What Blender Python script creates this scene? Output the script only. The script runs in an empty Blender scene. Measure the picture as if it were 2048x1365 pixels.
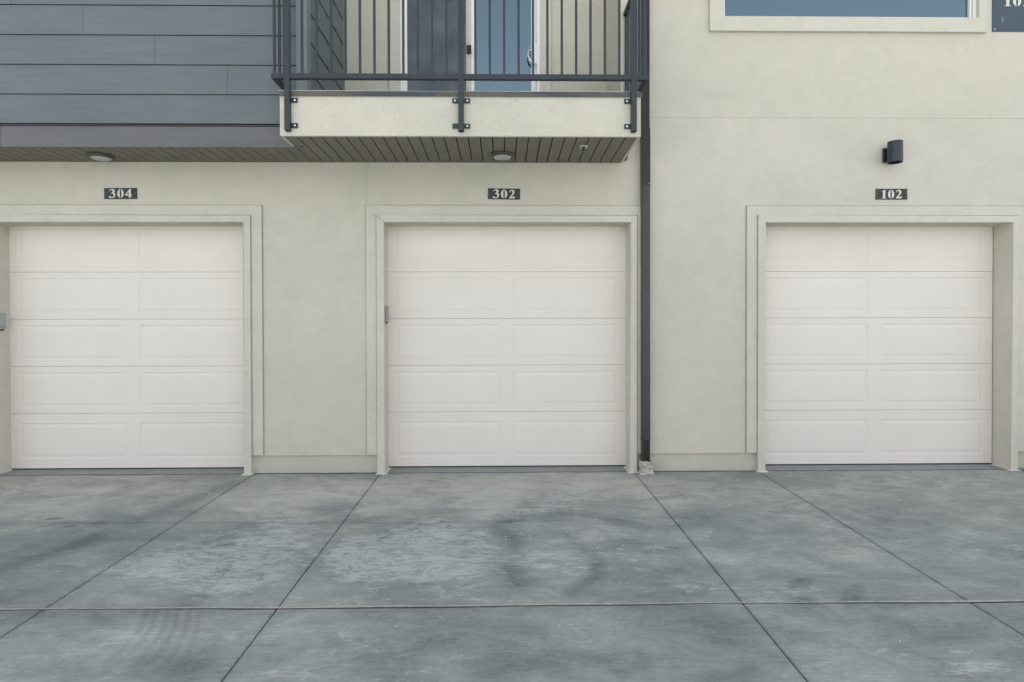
import bpy, bmesh, math, random
import numpy as np
from mathutils import Vector, Matrix
random.seed(4); RNG = np.random.RandomState(7)
S = bpy.context.scene
COL = S.collection

# ------------------------------------------------------------------ camera
cam = bpy.data.cameras.new("camera"); co = bpy.data.objects.new("camera", cam); COL.objects.link(co)
yaw, pitch, roll, F = .01554, .00956, -.00239, 1234.15
cam.sensor_width = 36; cam.lens = 36 * F / 2048
cam.clip_start = .05; cam.clip_end = 2000
w = Vector((math.sin(yaw)*math.cos(pitch), math.cos(yaw)*math.cos(pitch), -math.sin(pitch)))
r = Vector((math.cos(yaw), -math.sin(yaw), 0)); u = r.cross(w)
r, u = r*math.cos(roll)+u*math.sin(roll), u*math.cos(roll)-r*math.sin(roll)
co.matrix_world = Matrix(((r.x, u.x, -w.x, 0), (r.y, u.y, -w.y, -6), (r.z, u.z, -w.z, 1.337), (0, 0, 0, 1)))
S.camera = co

# ------------------------------------------------------------------ light: open shade, the sun stands behind the building
SUN_EL, SUN_AZ = math.radians(63), math.radians(12)      # azimuth from +Y towards +X
wd = bpy.data.worlds.new("World"); S.world = wd; wd.use_nodes = True
nt = wd.node_tree; bg = nt.nodes['Background']
sky = nt.nodes.new('ShaderNodeTexSky'); sky.sky_type = 'NISHITA'; sky.sun_disc = False
sky.sun_elevation = SUN_EL; sky.sun_rotation = SUN_AZ
sky.air_density = 1.0; sky.dust_density = 2.0; sky.ozone_density = 1.0
hs = nt.nodes.new('ShaderNodeHueSaturation'); hs.inputs['Saturation'].default_value = .24
nt.links.new(sky.outputs[0], hs.inputs['Color']); nt.links.new(hs.outputs[0], bg.inputs[0])
bg.inputs[1].default_value = .11
sl = bpy.data.lights.new("sun", 'SUN'); sl.energy = 5.0; sl.angle = math.radians(.5); sl.color = (1, .95, .87)
so = bpy.data.objects.new("sun", sl); COL.objects.link(so)
sd = Vector((math.sin(SUN_AZ)*math.cos(SUN_EL), math.cos(SUN_AZ)*math.cos(SUN_EL), math.sin(SUN_EL)))
so.rotation_euler = sd.to_track_quat('Z', 'Y').to_euler(); so.location = sd*40
S.view_settings.view_transform = 'Standard'; S.view_settings.look = 'None'
S.view_settings.exposure = 1.75; S.view_settings.gamma = 1
S.cycles.max_bounces = 8; S.cycles.diffuse_bounces = 5

# ------------------------------------------------------------------ materials
def newmat(name):
    m = bpy.data.materials.new(name); m.use_nodes = True
    return m, m.node_tree, m.node_tree.nodes['Principled BSDF']
def N(t, kind, **kw):
    n = t.nodes.new(kind)
    for k, v in kw.items(): setattr(n, k, v)
    return n
def noise(t, scale, detail=4, rough=.55, stretch=(1, 1, 1), dist=0):
    tc = N(t, 'ShaderNodeTexCoord'); mp = N(t, 'ShaderNodeMapping'); mp.inputs['Scale'].default_value = stretch
    t.links.new(tc.outputs['Object'], mp.inputs[0])
    n = N(t, 'ShaderNodeTexNoise'); n.inputs['Scale'].default_value = scale; n.inputs['Detail'].default_value = detail
    n.inputs['Roughness'].default_value = rough; n.inputs['Distortion'].default_value = dist
    t.links.new(mp.outputs[0], n.inputs['Vector']); return n.outputs['Fac']
def ramp(t, fac, stops):
    rp = N(t, 'ShaderNodeValToRGB'); e = rp.color_ramp.elements
    while len(e) < len(stops): e.new(.5)
    for el, (p, c) in zip(e, stops):
        el.position = p; el.color = (c, c, c, 1) if not hasattr(c, '__len__') else (*c, 1)
    t.links.new(fac, rp.inputs[0]); return rp.outputs[0]
def mul(t, a, b, op='MULTIPLY'):
    n = N(t, 'ShaderNodeMath', operation=op)
    for i, x in enumerate((a, b)):
        if isinstance(x, (int, float)): n.inputs[i].default_value = x
        else: t.links.new(x, n.inputs[i])
    return n.outputs[0]
def absn(t, x):
    n = N(t, 'ShaderNodeMath', operation='ABSOLUTE'); t.links.new(mul(t, x, .5, 'SUBTRACT'), n.inputs[0]); return n.outputs[0]
def mixc(t, fac, a, b, mode='MIX'):
    n = N(t, 'ShaderNodeMix', data_type='RGBA', blend_type=mode)
    for s, x in ((n.inputs[0], fac), (n.inputs[6], a), (n.inputs[7], b)):
        if isinstance(x, (int, float)): s.default_value = x
        elif isinstance(x, tuple): s.default_value = (*x, 1)
        else: t.links.new(x, s)
    return n.outputs[2]
def bump(t, b, h, strength, dist=.01):
    n = N(t, 'ShaderNodeBump'); n.inputs['Strength'].default_value = strength; n.inputs['Distance'].default_value = dist
    t.links.new(h, n.inputs['Height']); t.links.new(n.outputs[0], b.inputs['Normal'])

def mat_plain(name, col, rough=.5, metal=0, var=.08, scale=6, spec=.5, grain=None):
    m, t, b = newmat(name)
    f = noise(t, scale, 5)
    c = mixc(t, 1.0, col, ramp(t, f, [(.3, 1-var), (.7, 1+var*.6)]), 'MULTIPLY')
    t.links.new(c, b.inputs['Base Color'])
    b.inputs['Roughness'].default_value = rough; b.inputs['Metallic'].default_value = metal
    b.inputs['Specular IOR Level'].default_value = spec
    if grain:
        bump(t, b, noise(t, grain[0], 3, .6, grain[1]), grain[2], .004)
    return m

def mat_stucco(name, col):
    m, t, b = newmat(name)
    big = noise(t, .9, 5, .6, (1, 1, 1), .6); med = noise(t, 4.5, 4, .6, (1, 1, 1.3), 1.2); fine = noise(t, 120, 3, .75)
    speck = noise(t, 60, 2, .5)
    c = mixc(t, 1.0, col, ramp(t, big, [(.3, (.93, .945, .93)), (.7, (1.04, 1.03, 1.03))]), 'MULTIPLY')
    c = mixc(t, 1.0, c, ramp(t, med, [(.3, .955), (.7, 1.03)]), 'MULTIPLY')
    c = mixc(t, 1.0, c, ramp(t, fine, [(.3, .89), (.7, 1.09)]), 'MULTIPLY')
    c = mixc(t, 1.0, c, ramp(t, speck, [(.26, .55), (.30, 1.0)]), 'MULTIPLY')
    t.links.new(c, b.inputs['Base Color']); b.inputs['Roughness'].default_value = .95
    b.inputs['Specular IOR Level'].default_value = .15
    h = mul(t, fine, mul(t, med, 1.2), 'ADD'); bump(t, b, h, .35, .006)
    return m

def mat_siding(name, col):
    m, t, b = newmat(name)
    big = noise(t, 1.3, 4, .6, (1, 1, 2)); streak = noise(t, 22, 5, .65, (.12, .12, 1.6), .4)
    c = mixc(t, 1.0, col, ramp(t, big, [(.3, (.9, .93, .95)), (.7, (1.08, 1.05, 1.04))]), 'MULTIPLY')
    c = mixc(t, 1.0, c, ramp(t, streak, [(.3, .9), (.7, 1.08)]), 'MULTIPLY')
    t.links.new(c, b.inputs['Base Color']); b.inputs['Roughness'].default_value = .55
    bump(t, b, streak, .25, .004)
    return m

def mat_concrete(name):
    m, t, b = newmat(name)
    at = N(t, 'ShaderNodeAttribute', attribute_name='stain')            # r: tone, g: scale-patch amount, b: warm tint
    sp = N(t, 'ShaderNodeSeparateColor'); t.links.new(at.outputs['Color'], sp.inputs[0])
    tone, patch, warm = sp.outputs[0], sp.outputs[1], sp.outputs[2]
    fine = noise(t, 55, 4, .7, (.5, 1, 1)); grit = noise(t, 230, 2, .6); med = noise(t, 4.5, 8, .66, (.7, 1.1, 1), .7)
    broom = noise(t, 70, 3, .6, (.05, 1, 1)); streak = noise(t, 8.5, 9, .70, (.62, 1.15, 1), 1.3)
    v = mul(t, tone, mul(t, mul(t, med, .5, 'SUBTRACT'), 1.05), 'ADD')
    for nz, k in ((fine, .60), (grit, .50), (broom, .36)): v = mul(t, v, mul(t, mul(t, nz, .5, 'SUBTRACT'), k), 'ADD')
    # whitish mineral film, broken up into ragged flakes
    e = mul(t, mul(t, mul(t, patch, .55, 'SUBTRACT'), .34), streak, 'ADD')
    e = mul(t, ramp(t, e, [(.47, 0.0), (.515, .55), (.64, 1.0)]), mul(t, mul(t, med, 1.3), .25, 'ADD'))
    ridge = noise(t, 5.5, 7, .62, (.45, 1.25, 1), 2.2)
    rd = ramp(t, absn(t, ridge), [(.0, .0), (.012, .25), (.035, 1.0)])
    e = mul(t, e, rd)
    v = mul(t, v, mul(t, mul(t, rd, 1.0, 'SUBTRACT'), mul(t, patch, .16)), 'ADD')
    base = ramp(t, v, [(.0, (.098, .120, .124)), (.35, (.195, .224, .224)), (.6, (.272, .298, .290)), (1, (.44, .46, .445))])
    base = mixc(t, mul(t, warm, .75), base, mixc(t, 1.0, base, (1.12, 1.0, .87), 'MULTIPLY'))
    c = mixc(t, mul(t, e, .75), base, (.45, .475, .465))
    pit = noise(t, 34, 1, .4)
    c = mixc(t, ramp(t, pit, [(.17, .55), (.2, 0.0)]), c, (.06, .065, .07))
    t.links.new(c, b.inputs['Base Color'])
    t.links.new(ramp(t, v, [(.2, .62), (.8, .85)]), b.inputs['Roughness'])
    b.inputs['Specular IOR Level'].default_value = .35
    h = mul(t, mul(t, fine, .8), mul(t, grit, .5), 'ADD'); bump(t, b, h, .30, .004)
    return m

def mat_glass(name, tint=(.5, .6, .62), ior=2.9, haze=None):
    m, t, b = newmat(name); out = t.nodes['Material Output']; t.nodes.remove(b)
    tr = N(t, 'ShaderNodeBsdfTransparent'); tr.inputs[0].default_value = (*tint, 1)
    gl = N(t, 'ShaderNodeBsdfGlossy'); gl.inputs['Roughness'].default_value = .0
    gl.inputs[0].default_value = (.58, .84, 1, 1)
    fr = N(t, 'ShaderNodeFresnel'); fr.inputs[0].default_value = ior
    wv = noise(t, 1.6, 2); bp = N(t, 'ShaderNodeBump'); bp.inputs['Strength'].default_value = .02; bp.inputs['Distance'].default_value = .02
    t.links.new(wv, bp.inputs['Height']); t.links.new(bp.outputs[0], gl.inputs['Normal'])
    mx = N(t, 'ShaderNodeMixShader'); t.links.new(fr.outputs[0], mx.inputs[0])
    t.links.new(tr.outputs[0], mx.inputs[1]); t.links.new(gl.outputs[0], mx.inputs[2])
    t.links.new(mx.outputs[0], out.inputs[0]); return m
def mat_screen(name):
    m, t, b = newmat(name); out = t.nodes['Material Output']
    b.inputs['Roughness'].default_value = .7
    f = noise(t, 3.2, 5, .6, (1, 1, 1), .8)
    t.links.new(ramp(t, f, [(.32, (.05, .06, .068)), (.66, (.23, .235, .23))]), b.inputs['Base Color'])  # mottled tones paint a blurred cloud reflection into the mesh colour
    tr = N(t, 'ShaderNodeBsdfTransparent'); mx = N(t, 'ShaderNodeMixShader'); mx.inputs[0].default_value = .34
    t.links.new(tr.outputs[0], mx.inputs[1]); t.links.new(b.outputs[0], mx.inputs[2]); t.links.new(mx.outputs[0], out.inputs[0])
    return m

JOINT = mat_plain('base_joint', (.05, .05, .045), .95, 0, .5, 12)
STUCCO = mat_stucco('stucco', (.60, .565, .488))
EDGE_SHADE = mat_plain('edge_shade', (.36, .35, .285), .9, 0, .25, 12)  # darker stucco tone, paints the thin shadow line along the door trim
TRIM = mat_stucco('stucco_trim', (.615, .585, .51))
SIDING = mat_siding('grey_siding', (.122, .150, .158))
FASCIA = mat_siding('grey_fascia', (.128, .128, .134))
CORNER = mat_siding('grey_corner', (.19, .225, .24))
SOFFIT = mat_plain('soffit_board', (.18, .165, .13), .6, 0, .1, 5)
VOID = mat_plain('black_void', (.006, .006, .006), .9)
METAL = mat_plain('dark_metal', (.021, .028, .037), .36, 0, .15, 9)
FLASH = mat_plain('brown_metal', (.085, .078, .065), .42, 0, .3, 7)
def _flash():
    t = FLASH.node_tree; b = t.nodes['Principled BSDF']
    t.links.new(ramp(t, noise(t, 1.7, 5, .65, (1, 1, 4), .4), [(.42, (.040, .050, .062)), (.56, (.105, .095, .075))]), b.inputs['Base Color'])  # bluish patches put the sky's reflection into the brown metal's colour
_flash()
PIPE = mat_plain('pipe_metal', (.034, .036, .036), .33, 0, .15, 5)
DOORW = mat_plain('door_white', (.79, .733, .672), .5, 0, .03, 2, .35, (90, (.12, 1, 1.6), .08))
WHITE = mat_plain('white_vinyl', (.80, .80, .78), .35, 0, .03)
ALMOND = mat_plain('almond_vinyl', (.50, .46, .40), .45, 0, .05)
RUBBER = mat_plain('rubber', (.02, .021, .022), .7)
RUBBER2 = mat_plain('rubber_lip', (.16, .18, .19), .7)
GALV = mat_plain('grey_plastic', (.30, .31, .30), .45, 0, .08)
PALE = mat_plain('pale_metal', (.66, .65, .60), .55, 0, .15, 30)
BOLT = mat_plain('bolt_zinc', (.9, .9, .9), .35, 0, .02)
PLATE = mat_plain('plate_black', (.028, .029, .029), .5, 0, .2, 20)
PLATEB = mat_plain('plate_slate', (.045, .07, .095), .4, 0, .15, 12)
DIGIT = mat_plain('digit_cream', (.66, .64, .57), .6, 0, .06, 40)
LENS = mat_plain('lens_white', (.50, .49, .46), .4, 0, .02)
ROOM = mat_plain('room_paint', (.42, .42, .40), .9)
DECK = mat_plain('deck_membrane', (.50, .48, .45), .8, 0, .15)
SEAL = mat_plain('tan_sealant', (.37, .352, .31), .9, 0, .25, 25)
MORTAR = mat_plain('mortar', (.62, .61, .56), .95, 0, .0)
GLASS = mat_glass('glass'); GLASSW = mat_glass('window_glass', (.35, .45, .46), 2.9); SCREEN = mat_screen('insect_mesh')
CONC = mat_concrete('concrete')
def _mortar():
    t = MORTAR.node_tree; b = t.nodes['Principled BSDF']
    f = noise(t, 20, 8, .72)
    t.links.new(ramp(t, f, [(.32, (.20, .195, .17)), (.44, (.38, .375, .34)), (.60, (.56, .55, .51))]), b.inputs['Base Color'])
    bump(t, b, f, .8, .01)
_mortar()

# ------------------------------------------------------------------ mesh helpers
def box(bm, x0, x1, y0, y1, z0, z1, bev=0, skip=''):
    n0 = len(bm.verts)
    vs = [bm.verts.new((x, y, z)) for x in (x0, x1) for y in (y0, y1) for z in (z0, z1)]
    q = {'l': (0, 1, 3, 2), 'r': (4, 6, 7, 5), 'f': (0, 4, 5, 1), 'k': (2, 3, 7, 6), 'b': (0, 2, 6, 4), 't': (1, 5, 7, 3)}
    fs = [bm.faces.new([vs[i] for i in f]) for k, f in q.items() if k not in skip]
    if bev:
        es = list({e for f in fs for e in f.edges})
        bmesh.ops.bevel(bm, geom=es, offset=bev, segments=2, affect='EDGES', profile=.6)
def cyl(bm, c, rad, h, axis='z', seg=32, rad2=None, cap=True):
    m = Matrix.Translation(c)
    if axis == 'y': m = m @ Matrix.Rotation(math.pi/2, 4, 'X')
    if axis == 'x': m = m @ Matrix.Rotation(math.pi/2, 4, 'Y')
    bmesh.ops.create_cone(bm, cap_ends=cap, segments=seg, radius1=rad, radius2=rad if rad2 is None else rad2, depth=h, matrix=m)
def obj(name, bm, mat, parent=None, smooth=False, loc=None):
    me = bpy.data.meshes.new(name)
    bmesh.ops.recalc_face_normals(bm, faces=bm.faces[:])
    bm.to_mesh(me); bm.free()
    for x in (mat if isinstance(mat, list) else [mat]): me.materials.append(x)
    o = bpy.data.objects.new(name, me); COL.objects.link(o)
    if smooth:
        for p in me.polygons: p.use_smooth = True
        me.set_sharp_from_angle(angle=math.radians(35))
    if loc: o.location = loc
    if parent: o.parent = parent
    return o
def boxes(name, lst, mat, parent=None, bev=0):
    bm = bmesh.new()
    for b in lst: box(bm, *b, bev=bev)
    return obj(name, bm, mat, parent)
def thing(name, label, cat, group=None):
    o = bpy.data.objects.new(name, None); COL.objects.link(o); o['label'] = label; o['category'] = cat
    if group: o['group'] = group
    return o
def tag(o, label, cat, group=None):
    o['label'] = label; o['category'] = cat
    if group: o['group'] = group
    return o
def ring_path(bm, pts_outer, pts_inner):
    a = [bm.verts.new(p) for p in pts_outer]; b = [bm.verts.new(p) for p in pts_inner]
    n = len(a)
    for i in range(n): bm.faces.new((a[i], a[(i+1) % n], b[(i+1) % n], b[i]))
    return b

# ------------------------------------------------------------------ ground
SL = .0345
def gz(y): return SL*y if y > -6.2 else -SL*6.2
bm = bmesh.new(); R = 900
box(bm, -R, R, -R, R, -.36, -.30)
g = obj('ground', bm, mat_plain('ground_far', (.36, .345, .31), .9, 0, .15, .3)); g['kind'] = 'structure'

def vnoise(x, y, seed):
    xi = np.floor(x).astype(int); yi = np.floor(y).astype(int); fx = x-xi; fy = y-yi
    fx = fx*fx*fx*(fx*(fx*6-15)+10); fy = fy*fy*fy*(fy*(fy*6-15)+10)
    def h(a, b):
        n = (a*374761393 + b*668265263 + seed*974711) & 0x7fffffff
        n = ((n ^ (n >> 13))*1274126177) & 0x7fffffff
        return ((n ^ (n >> 16)) & 0xffff)/65535.
    return (h(xi, yi)*(1-fx)+h(xi+1, yi)*fx)*(1-fy)+(h(xi, yi+1)*(1-fx)+h(xi+1, yi+1)*fx)*fy
def fbm(x, y, seed, o=5, g=.55):
    a = 1; s = 0; t = 0
    for i in range(o):
        s = s+a*vnoise(x, y, seed+i*17); t += a; a *= g; x = x*2.03+3.1; y = y*2.03+1.7
    return s/t - .5
def sstep(a, b, x):
    t = np.clip((x-a)/(b-a), 0, 1); return t*t*(3-2*t)
def stroke(x, y, pts, wdt):
    d = np.full(x.shape, 1e9)
    for (x0, y0), (x1, y1) in zip(pts, pts[1:]):
        dx, dy = x1-x0, y1-y0; L = dx*dx+dy*dy
        t = np.clip(((x-x0)*dx+(y-y0)*dy)/L, 0, 1)
        d = np.minimum(d, np.hypot(x-x0-t*dx, y-y0-t*dy))
    return np.exp(-(d/wdt)**2)
def blob(x, y, cx, cy, rx, ry, ang=0, soft=.35):
    c, s = math.cos(ang), math.sin(ang); a = ((x-cx)*c+(y-cy)*s)/rx; b = (-(x-cx)*s+(y-cy)*c)/ry
    return 1-sstep(1-soft, 1+soft, np.hypot(a, b))
JX = [-2.41, -1.188, 1.278, 2.497]; JY = [-2.752]
def lines(lo, hi, step, joints, extra):
    v = list(np.arange(lo, hi+1e-6, step)); out = []
    for j in joints: v = [q for q in v if abs(q-j) > .014]
    for j in joints: out += [j-.011, j-.005, j-.0026, j+.0026, j+.005, j+.011]
    return np.array(sorted(v+out+extra))
xs = lines(-5.6, 5.6, .0125, JX, [-60, -30, -12, 12, 30, 60])
ys = np.array(sorted(list(np.arange(-3.9, -.0121, .0125)) + [-.012, -60, -30, -14, -9, -6.2, -5]))
ys = np.array([q for q in ys if abs(q-JY[0]) > .014]); ys = np.array(sorted(list(ys)+[JY[0]-.014, JY[0]-.010, JY[0]-.008, JY[0]+.010, JY[0]+.012]))
XX, YY = np.meshgrid(xs, ys)
ZZ = np.where(YY > -6.2, SL*YY, -SL*6.2)
dj = np.min([np.abs(XX-j) for j in JX], axis=0)
ZZ = ZZ - np.where(dj < .0028, .016, np.where(dj < .0052, .004, 0)) - np.where(np.abs(YY-(JY[0]-.009)) < .0013, .005, 0)
ZZ = ZZ + .004*fbm(XX*.8, YY*.8, 5, 3)*np.clip(-YY*2, 0, 1)
# tone: damp shading, tyre tracks and old wash marks lying on the slabs
wx = XX + .30*fbm(XX*1.5, YY*1.5, 91, 6, .6); wy = YY + .30*fbm(XX*1.5, YY*1.5, 131, 6, .6)
tone = .52 + .55*fbm(wx*.75, wy*1.1, 11, 6, .6) + .40*fbm(wx*2.2, wy*2.8, 23, 6, .62)
slab = np.digitize(XX, JX) + 6*(YY < JY[0])
tone += np.array([-.02, .04, .05, .00, -.02, 0, .02, -.01, -.01, .0, -.04, 0])[slab]
rag = .65+1.0*fbm(wx*4, wy*4, 41, 5)
def dark(amount, m): 
    global tone
    tone = tone - amount*np.clip(m*rag*1.2, 0, 1.2)
dark(.34, stroke(XX, YY, [(-3.25, -2.6), (-2.95, -2.05), (-2.80, -1.55), (-2.62, -.95), (-2.48, -.3)], .11))
dark(.14, stroke(XX, YY, [(-3.5, -2.4), (-3.1, -1.8), (-2.95, -1.3)], .08))
dark(.16, stroke(wx, YY, [(-4.4, -1.38), (-2.2, -1.40), (-1.0, -1.44), (0.1, -1.42), (1.3, -1.36)], .026))
dark(.16, stroke(XX, YY+.05*(wx-XX), [(-4.4, -1.38), (-2.2, -1.40), (-1.0, -1.42)], .022))
dark(.20, stroke(wx, wy, [(-.75, -1.48), (-.45, -1.50)], .07))
dark(.32, stroke(wx, wy, [(.36, -.85), (.22, -1.1), (-.02, -1.45), (.07, -1.75), (.13, -2.1), (.05, -2.45)], .085))
dark(.18, stroke(wx, wy, [(.05, -1.35), (.45, -1.25), (.9, -1.40)], .10))
dark(.24, stroke(wx, wy, [(.42, -1.75), (.55, -2.1), (.56, -2.4), (.35, -2.6)], .065))
dark(.16, stroke(wx, wy, [(.55, -2.45), (1.2, -2.35)], .10))
for k, o in enumerate((-.16, -.11, -.05, .0, .06, .11)):
    dark(.22, stroke(XX, YY, [(-1.70+o, -2.76), (-1.62+o, -2.95), (-1.56+o*1.2, -3.2), (-1.6+o*1.5, -3.5)], .014)*sstep(-3.45, -2.9, YY))
dark(.18, stroke(wx, YY, [(-1.98, -1.25), (-1.86, -1.8), (-1.75, -2.4), (-1.68, -2.75)], .10))
for k in range(9):
    o = k*.075-.3
    dark(.12, stroke(XX, YY, [(2.55+o, -1.15-.1*(k % 3)), (2.95+o*.7, -2.05-.07*(k % 2))], .028))
dark(.10, blob(wx, wy, 2.75, -1.6, .42, .5))
dark(.20, blob(wx, wy, 1.70, -2.50, .14, .07, .7, .35)); dark(.18, blob(XX, YY, 1.93, -2.64, .17, .05, .9, .15))
dark(.22, blob(XX, YY, 1.60, -2.71, .10, .04, .2, .2)); dark(.18, blob(wx, wy, 2.02, -2.70, .16, .03, .1, .4))
dark(.18, blob(wx, wy, 1.56, -2.86, .04, .10, .2, .4)); dark(.10, blob(wx, wy, 1.66, -2.86, .05, .12, .3, .5))
for (a, b_, c_, d_, e_) in [(.95, -2.65, .35, .08, .1), (1.05, -3.05, .12, .10, .14), (1.3, -3.25, .10, .07, .12), (.95, -3.35, .14, .06, .12), (2.1, -3.05, .22, .12, .12),
                            (2.35, -3.3, .16, .1, .12), (1.9, -2.9, .14, .08, .08), (-1.55, -3.3, .5, .13, .16), (-2.3, -2.85, .5, .07, .08), (-.2, -3.05, .5, .10, .07), (.35, -3.25, .3, .08, .09),
                            (-3.6, -2.0, .5, .25, .08), (1.55, -1.45, .25, .14, .07), (1.95, -1.7, .3, .15, .08), (1.8, -2.05, .25, .09, .08), (.85, -1.9, .25, .12, .09), (1.0, -2.3, .3, .09, .08)]:
    dark(e_*1.3, blob(wx, wy, a, b_, c_, d_, .1, .6))
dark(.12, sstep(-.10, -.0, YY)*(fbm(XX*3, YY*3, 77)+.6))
tone = tone + .13*sstep(-1.6, -.3, YY)
dark(.07, np.exp(-(dj/.03)**2)); dark(.08, np.exp(-((YY-JY[0]+.03)/.04)**2))
tone = tone + .13*blob(wx, wy, -2.0, -3.2, .65, .22, 0, .6) + .12*blob(wx, wy, 1.5, -3.1, .35, .3, 0, .7) + .14*blob(wx, wy, -1.8, -.55, .55, .5, 0, .7) + .12*blob(wx, wy, 1.75, -2.25, .45, .4, 0, .7)
tone = tone + .14*blob(wx, wy, .1, -.45, 1.1, .35, 0, .8) + .15*stroke(wx, wy, [(.1, -2.2), (.45, -1.95)], .08) + .10*blob(wx, wy, -3.3, -.8, .8, .4, 0, .8)
for (sx, sy) in ((-3.397, -1.290), (-3.159, -1.460)):
    m_ = blob(XX, YY, sx, sy, .055, .028, .25, .25); tone = tone*(1-m_*.9)
for _ in range(70):
    cx, cy = RNG.uniform(-3.5, 4), RNG.uniform(-3.4, -.1); rr = RNG.uniform(.006, .014)
    tone = tone + .16*blob(XX, YY, cx, cy, rr*2.2, rr, 0, .8)
# mineral film amount
lump = fbm(wx*1.9, wy*1.9, 61, 6, .6)
patch = .80*blob(wx, wy, -1.70, -1.95, .52, .62, .15, .55)*(XX < JX[1]) + .84*blob(wx, wy, -.58, -1.95, .56, .58, 0, .45)*(XX > JX[1]+.10*rag)*(YY > JY[0])
patch = np.maximum(patch, .52*blob(wx, wy, -1.75, -.75, .5, .45, 0, .8)); patch = np.maximum(patch, .55*blob(wx, wy, -.1, -.85, 1.0, .45, 0, .8))
patch = np.maximum(patch, .5*blob(wx, wy, .45, -2.15, .35, .35, 0, .8)); patch = np.maximum(patch, .45*blob(wx, wy, 1.6, -.5, .25, .3, 0, .8))
patch = np.maximum(patch, .22)*(YY > JY[0]) + .16*(YY <= JY[0]) + .9*lump
patch = patch - .6*np.clip(.42-tone, 0, 1)
warm = np.clip(.55+YY*.22+.5*fbm(wx*.9, wy*.9, 201), 0, 1)*(YY > JY[0])
ny, nx = XX.shape
me = bpy.data.meshes.new('driveway')
vid = np.arange(nx*ny).reshape(ny, nx)
quads = np.stack([vid[:-1, :-1], vid[:-1, 1:], vid[1:, 1:], vid[1:, :-1]], -1).reshape(-1, 4)
me.from_pydata(np.stack([XX, YY, ZZ], -1).reshape(-1, 3).tolist(), [], quads.tolist())
ca = me.color_attributes.new('stain', 'FLOAT_COLOR', 'POINT')
ca.data.foreach_set('color', np.stack([np.clip(tone, 0, 1), np.clip(patch, 0, 1), warm, np.ones_like(tone)], -1).astype(np.float32).ravel())
me.materials.append(CONC)
for p in me.polygons: p.use_smooth = True
me.set_sharp_from_angle(angle=math.radians(20))
dw = bpy.data.objects.new('driveway', me); COL.objects.link(dw); dw['kind'] = 'structure'
# tan sealant strip in the cross joint
bm = bmesh.new(); prev = None
for i in range(0, 561):
    x = -5.6+i*.02; yc = JY[0]+.006+.004*math.sin(x*1.9)+.002*math.sin(x*7.1); hw = .0085+.004*math.sin(x*2.7+1)*math.sin(x*.9)
    z = gz(yc)+.0035
    a, b_ = bm.verts.new((x, yc-hw, z)), bm.verts.new((x, yc+hw, z))
    if prev: bm.faces.new((prev[0], a, b_, prev[1]))
    prev = (a, b_)
s_ = obj('joint_sealant', bm, SEAL); s_['kind'] = 'structure'
# garage floor edges inside the openings
DOORS = [(-4.885, -2.482, -3.68), (-1.146, 1.243, .0465), (2.553, 4.991, 3.772)]
bm = bmesh.new()
for x0, x1, c in DOORS:
    a = [bm.verts.new(p) for p in ((x0, .002, .002), (x1, .002, .002), (x1, .5, .016), (x0, .5, .016))]; bm.faces.new(a)
    b_ = [bm.verts.new(p) for p in ((x0, .002, -.05), (x1, .002, -.05))]; bm.faces.new((b_[0], b_[1], a[1], a[0]))
gf = obj('garage_floor', bm, mat_plain('floor_edge', (.26, .275, .275), .8, 0, .2, 9)); gf['kind'] = 'structure'
fj = boxes('floor_joint', [(x0+.03, x1-.03, -.0118, .0018, -.04, .0012) for x0, x1, c in DOORS], JOINT); fj['kind'] = 'structure'

# ------------------------------------------------------------------ the building
B = thing('apartment_building', 'cream stucco apartment building with grey board siding and three white garage doors', 'building')
SZ = 3.010                                        # soffit level
XR = 1.155                                        # left end of the upper right wall
HOLES = [(x0, x1, -1, 2.427) for x0, x1, c in DOORS] + [(2.153, 4.650, 4.420, 5.9)]
def facade(bm, X0, X1, Z0, Z1, holes, y=0, grooves_x=(), grooves_z=()):
    bx = sorted({X0, X1} | {v for h in holes for v in h[:2] if X0 < v < X1} | {g+s for g in grooves_x for s in (-.0014, .0014)})
    bz = sorted({Z0, Z1} | {v for h in holes for v in h[2:] if Z0 < v < Z1} | {g+s for g in grooves_z for s in (-.0016, .0016)})
    vc = {}
    def V(x, yy, z):
        k = (round(x, 5), round(yy, 5), round(z, 5))
        if k not in vc: vc[k] = bm.verts.new(k)
        return vc[k]
    for x0, x1 in zip(bx, bx[1:]):
        for z0, z1 in zip(bz, bz[1:]):
            cx, cz = (x0+x1)/2, (z0+z1)/2
            if any(h[0] < cx < h[1] and h[2] < cz < h[3] for h in holes): continue
            gr = any(abs(cx-g) < .002 for g in grooves_x) or any(abs(cz-g) < .002 for g in grooves_z)
            if gr:
                d = y+.003
                bm.faces.new([V(x0, d, z0), V(x1, d, z0), V(x1, d, z1), V(x0, d, z1)])
                if x1-x0 < .004:
                    for x in (x0, x1): bm.faces.new([V(x, y, z0), V(x, y, z1), V(x, d, z1), V(x, d, z0)])
                else:
                    for z in (z0, z1): bm.faces.new([V(x0, y, z), V(x1, y, z), V(x1, d, z), V(x0, d, z)])
            else:
                bm.faces.new([V(x0, y, z0), V(x1, y, z0), V(x1, y, z1), V(x0, y, z1)])
bm = bmesh.new()
facade(bm, -12, XR, .176, 3.15, HOLES[:2], grooves_x=(-1.306,))
facade(bm, XR, 12, .176, 9.5, HOLES, grooves_z=(3.451,))
bm.faces.new([bm.verts.new(p) for p in ((XR, 0, 3.15), (XR, .82, 3.15), (XR, .82, 9.5), (XR, 0, 9.5))])      # return beside the balcony
for x0, x1 in ((-12, DOORS[0][0]), (DOORS[0][1], DOORS[1][0]), (DOORS[1][1], DOORS[2][0]), (DOORS[2][1], 12)):   # drip edge over the plinth
    bm.faces.new([bm.verts.new(p) for p in ((x0, 0, .176), (x1, 0, .176), (x1, .03, .180), (x0, .03, .180))])
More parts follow.
